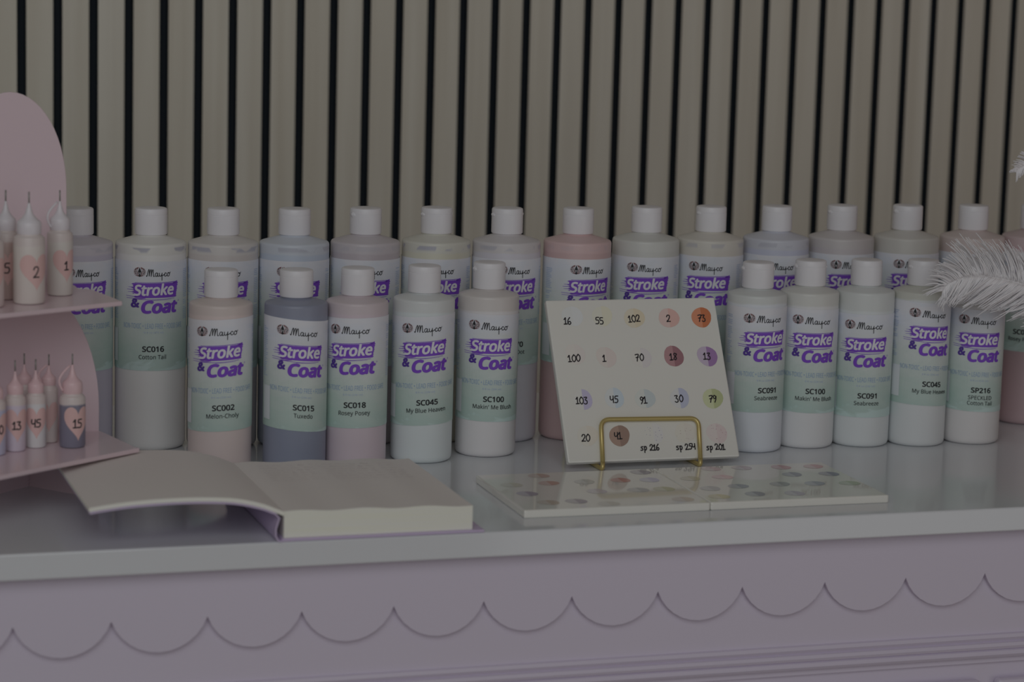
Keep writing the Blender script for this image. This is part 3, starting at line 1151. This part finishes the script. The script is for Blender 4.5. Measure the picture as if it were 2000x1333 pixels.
# block of pages with a gently uneven face
rb = random.Random(3)
nx, nz = 34, 9
top_prof = [(.5835 + (.7275 - .5835) * i / nx, .0222 + .0006 * math.sin(i * .55) - .0016 * (i / nx) ** 2) for i in range(nx + 1)]
bot_prof = [(x, .0023) for x, z in top_prof]
blk = strip_solid('page_block', top_prof, bot_prof, .0020, .1785, [M_page, M_block], bk)
for p in blk.data.polygons:
    p.material_index = 0 if p.normal.z > .7 else 1
# deckle lines of the page edges
nt, b, N = nodes(M_block)
tc = N('ShaderNodeTexCoord')
mp = N('ShaderNodeMapping')
mp.inputs['Scale'].default_value = (8, 8, 900)
ns = N('ShaderNodeTexNoise')
ns.inputs['Scale'].default_value = 1
rp = N('ShaderNodeValToRGB')
rp.color_ramp.elements[0].color = C(130, 130, 116)
rp.color_ramp.elements[1].color = C(142, 142, 129)
nt.links.new(tc.outputs['Object'], mp.inputs[0])
nt.links.new(mp.outputs[0], ns.inputs[0])
nt.links.new(ns.outputs[0], rp.inputs[0])
nt.links.new(rp.outputs[0], b.inputs['Base Color'])
g = Geo()
for r in range(7):
    y = 160 - r * 9
    x = 18
    while x < 128:
        w = rb.uniform(3, 9)
        g.add(ribbon([(x, y + rb.uniform(-1, 1)), (x + w * .3, y + rb.uniform(0, 2.2)), (x + w * .6, y - rb.uniform(0, 2)), (x + w, y + rb.uniform(-1, 1))], .5))
        x += w + rb.uniform(1.5, 4)
v = [(a * .001, b_ * .001 + .0, .0228 - .0016 * (a / 146) ** 2) for a, b_ in g.v]
hw = mesh('faint_handwriting', v, g.f, M_writing, bk)

# ------------------------------------------------------------------ pink tiered stand
st = thing('tiered_stand', 'pink tiered display stand with arched panels at the left edge of the counter', 'display stand', (.42, .235, Z0))
SO = Vector((.42, .235))


def arch(cx, a, z_mid, z_top, z_bot, n=28, pinch=0.0):
    pts = []
    for i in range(n + 1):
        t = PI * i / n
        pts.append((cx - SO.x + a * math.cos(t), z_mid + (z_top - z_mid) * math.sin(t)))
    m_ = 6
    for i in range(1, m_ + 1):
        pts.append((cx - SO.x - a + pinch * (i / m_) ** 2, z_mid + (z_bot - z_mid) * i / m_))
    for i in range(m_, 0, -1):
        pts.append((cx - SO.x + a - pinch * (i / m_) ** 2, z_mid + (z_bot - z_mid) * i / m_))
    return pts


upright('back_arch_panel', arch(.4195, .0440, .232, .309, 0.0), .262 - SO.y, .266 - SO.y, M_stand, st, .0006)
upright('lower_arch_panel', arch(.4250, .0605, .060, .160, 0.0), .235 - SO.y, .239 - SO.y, M_stand, st, .0006)


def shelf(poly, z):
    o = prism('shelf', [(x - SO.x, y - SO.y) for x, y in poly], z - .0036, z, M_stand, st, .0008)
    o['label'] = 'glossy pink shelf'


shelf([(.5055, .1618), (.5025, .1680), (.4870, .2349), (.3300, .2349), (.3300, .0370)], .0405)
shelf([(.4925, .1675), (.4920, .1720), (.4800, .2349), (.4700, .2400), (.4700, .2619), (.3300, .2619), (.3300, .0790)], .1550)
for a, b_ in (((.4300, .2245), (.4625, .1865)), ((.4270, .2245), (.3900, .1930))):
    d = (Vector(b_) - Vector(a)).normalized()
    nn = Vector((-d.y, d.x)) * .002
    prism('foot_panel', [tuple(Vector(q) + s * nn - SO) for q, s in ((a, 1), (a, -1), (b_, -1), (b_, 1))], 0.0, .0369, M_stand, st)

# ------------------------------------------------------------------ fine tip bottles on the stand
def heart(w, h):
    p = []
    for i in range(40):
        t = 2 * PI * i / 40
        x = 16 * math.sin(t) ** 3
        y = 13 * math.cos(t) - 5 * math.cos(2 * t) - 2 * math.cos(3 * t) - math.cos(4 * t)
        p.append((x / 32 * w, (y + 2.5) / 29 * h))
    return p


def tip_bottle(x, y, z, d, hb, num, dome, fillc, label, turn, group, sticker=None, tether=False, hn=7.0):
    dx, dy = CAM.x - x, CAM.y - y
    rz = math.atan2(dx, -dy) + math.radians(turn)
    root = thing('fine_tip_bottle', label, 'squeeze bottle', (x, y, z), rz, group)
    R = d / 2
    s = d / .020
    prof = [(0, .3), (R * .8, 0), (R * .95, .0006), (R, .002), (R, hb - .003), (R * .95, hb - .0012), (R * .78, hb), (R * .74, hb + .001), (R * .74, hb + .004)]
    prof[0] = (0, .0003)
    pm = paint_material('bottle_content', fillc, (122, 114, 112), hb - .006)
    lathe('bottle_body', prof, pm, root, 40)
    dh = .017 * min(s, 1.05)
    dr = R * .78
    zc_ = hb + .0012
    lathe('nozzle_cap', [(dr * .95, zc_), (dr, zc_ + .001), (dr, zc_ + dh * .42), (dr * .93, zc_ + dh * .52), (dr * .6, zc_ + dh * .66), (dr * .34, zc_ + dh * .84), (dr * .16, zc_ + dh * 1.15), (dr * .10, zc_ + dh * 1.3), (0, zc_ + dh * 1.31)], dome, root, 40)
    v, f = tube_geo([(0, 0, zc_ + dh * 1.28), (0, 0, zc_ + dh * 1.3 + .0085)], .0006, 8)
    mesh('needle_tip', v, f, M_needle, root, True)
    if tether:
        path = [Vector((-dr * 1.02, 0, zc_ + .002))]
        for i in range(1, 15):
            t = i / 14
            path.append(Vector((-dr * (1.02 + 1.0 * math.sin(PI * min(1, t * 1.0)) * .75) + t * dr * .75, 0, zc_ + .002 + t * dh * 1.15)))
        v, f = tube_geo(path, .0009, 8)
        mesh('cap_tether', v, f, dome, root, True)
    if num is not None:
        w, h = (sticker or (1.5 * d * 1000 * .56, 23))
        zh = hb * .47
        hs = wrap_obj('heart_sticker', poly_geo(heart(w * 1.32, h * 1.08)), R, zh, 0, M_heart, root, .00015)
        if num:
            wrap_obj('handwritten_number', hand_geo(num, 0, .5, hn, 1.0), R, zh, 0, M_pen, hs, .0003)
    return root


GU, GL = 'fine tip bottles on the upper shelf', 'fine tip bottles on the lower shelf'
zu, zl = Z0 + .155, Z0 + .0405
tip_bottle(.4505, .2088, zu, .0200, .0500, '1', M_white_dome, (122, 118, 114), 'white-topped fine tip bottle numbered 1 on the upper pink shelf', 32, GU, (17, 24), True, 7)
tip_bottle(.4213, .1677, zu, .0240, .0520, '2', M_white_dome, (124, 118, 114), 'white-topped fine tip bottle numbered 2 on the upper pink shelf', 28, GU, (20, 26), False, 8.5)
tip_bottle(.4070, .1930, zu, .0200, .0520, '5', M_white_dome, (112, 96, 92), 'white-topped fine tip bottle with darker sticker, just left of number 2', 8, GU, (18, 25), False, 8)
tip_bottle(.3890, .1520, zu, .0230, .0510, '', M_white_dome, (122, 112, 110), 'fine tip bottle at the picture edge of the upper pink shelf', 20, GU, (19, 26))
tip_bottle(.4556, .1770, zl, .0200, .0410, '15', M_pink_dome, (70, 69, 82), 'dark-filled fine tip bottle with heart sticker 15 on the lower shelf', 26, GL, (17, 25), True, 6.8)
tip_bottle(.4279, .1805, zl, .0158, .0415, '45', M_pink_dome, (122, 121, 122), 'pink-topped fine tip bottle numbered 45 on the lower shelf', 4, GL, (15, 23), False, 6.2)
tip_bottle(.4108, .1695, zl, .0158, .0430, '13', M_pink_dome, (118, 110, 120), 'pink-topped fine tip bottle numbered 13 on the lower shelf', 12, GL, (16, 24), False, 6.2)
tip_bottle(.3938, .1570, zl, .0165, .0420, '30', M_pink_dome, (106, 106, 122), 'bluish fine tip bottle at the picture edge of the lower shelf', 22, GL, (16, 24), True, 6.5)
tip_bottle(.4405, .1985, zl, .0140, .0440, '', M_pink_dome, (122, 114, 112), 'pink-topped fine tip bottle standing behind number 45 on the lower shelf', 0, GL, (13, 22), True)
tip_bottle(.4225, .2060, zl, .0140, .0440, '', M_pink_dome, (120, 112, 112), 'pink-topped fine tip bottle at the back of the lower shelf, behind numbers 13 and 45', 0, GL, (13, 22))

# ------------------------------------------------------------------ white feathers
def feather(name_label, spine, seed, n, length, yo):
    rnd = random.Random(seed)
    sp = smooth_line_3d(spine)
    root = thing('ostrich_feather', name_label, 'feather', tuple(sp[-1]), 0, 'white feathers')
    O_ = Vector(sp[-1])
    m_ = len(sp)
    v, f = tube_geo([p - O_ for p in sp], [.0003 + .0008 * i / m_ for i in range(m_)], 8)
    mesh('quill', v, f, M_feather, root, True)
    g = Geo()
    cum = [0]
    for i in range(1, m_):
        cum.append(cum[-1] + (sp[i] - sp[i - 1]).length)
    vis = length['vis']
    clump = {}
    for k in range(n):
        s = vis * (k + rnd.random()) / n
        i = max(j for j in range(m_) if cum[j] <= s)
        i = min(i, m_ - 2)
        fr_ = (s - cum[i]) / max(1e-9, cum[i + 1] - cum[i])
        p = sp[i].lerp(sp[i + 1], fr_)
        t = (sp[i] - sp[i + 1]).normalized()          # towards the tip
        side = 1 if k % 5 < 2 else -1
        key = (side, int(s / .0034), k % 3)
        if key not in clump:
            clump[key] = (rnd.uniform(-.22, .22), rnd.uniform(-.5, .45), rnd.uniform(.72, 1.12), rnd.uniform(-.25, .25))
        ca, cb, cl, cc = clump[key]
        up_ = Vector((t.z, 0, -t.x))
        if up_.z < 0:
            up_ = -up_
        grow = min(1, s / (vis * (.30 if side > 0 else .45)))
        L = length['len'] * (.42 + .58 * grow) * cl * rnd.uniform(.9, 1.06) * (1 if side > 0 else 1.12)
        out = Vector((0, cb + rnd.uniform(-.08, .08), 0))
        if side > 0:
            d0 = (up_ * (.80 + ca) + t * (.45 + cc) + out * .6).normalized()
            d1 = (t * 1.0 + up_ * (.62 + ca) + out * .6).normalized()
        else:
            d0 = (t * .7 - up_ * (.72 + ca) + out * .8).normalized()
            d1 = (t * .9 - up_ * (.70 + cc) + out * .5).normalized()
        pts = [p]
        ns_ = 9
        wob, ph = rnd.uniform(.0, .10), rnd.random() * 6
        for j in range(1, ns_ + 1):
            q = j / ns_
            d = d0.lerp(d1, q).normalized()
            d = (d + up_ * wob * math.sin(ph + q * 7)).normalized()
            pts.append(pts[-1] + d * L / ns_)
        w = rnd.uniform(.00045, .00085)
        g.add(tube_geo([q - O_ for q in pts], [w * (1 - .55 * (j / ns_) ** 2) for j in range(ns_ + 1)], 4))
    b = mesh('barbs', g.v, g.f, M_feather, root, True)
    b['kind'] = 'stuff'
    return root


def smooth_line_3d(pts, n=6):
    p = [Vector(q) for q in pts]
    out = []
    for i in range(len(p) - 1):
        a, b = p[i], p[i + 1]
        m0 = (b - (p[i - 1] if i else a)) * .5
        m1 = ((p[i + 2] if i + 2 < len(p) else b) - a) * .5
        for k in range(n):
            t = k / n
            out.append(a * (2 * t ** 3 - 3 * t * t + 1) + m0 * (t ** 3 - 2 * t * t + t) + b * (3 * t * t - 2 * t ** 3) + m1 * (t ** 3 - t * t))
    out.append(p[-1])
    return out


feather('fluffy white ostrich feather tip drooping in front of the rightmost short bottles', [(1.2140, .205, Z0 + .1460), (1.2190, .205, Z0 + .1520), (1.2323, .205, Z0 + .1570), (1.2472, .205, Z0 + .1585), (1.2673, .205, Z0 + .1560), (1.2928, .205, Z0 + .1500), (1.3239, .205, Z0 + .1400),
         (1.38, .205, Z0 + .112), (1.45, .205, Z0 + .060), (1.50, .205, Z0 + .0015)], 7, 640, dict(vis=.150, len=.043), 0)
feather('tip of a second white feather high at the right picture edge', [(1.3010, .245, Z0 + .2455), (1.3060, .245, Z0 + .2500), (1.319, .245, Z0 + .2550), (1.340, .245, Z0 + .2570), (1.367, .245, Z0 + .2510), (1.412, .245, Z0 + .212), (1.462, .245, Z0 + .130), (1.50, .245, Z0 + .0015)], 9, 420, dict(vis=.110, len=.019), 0)
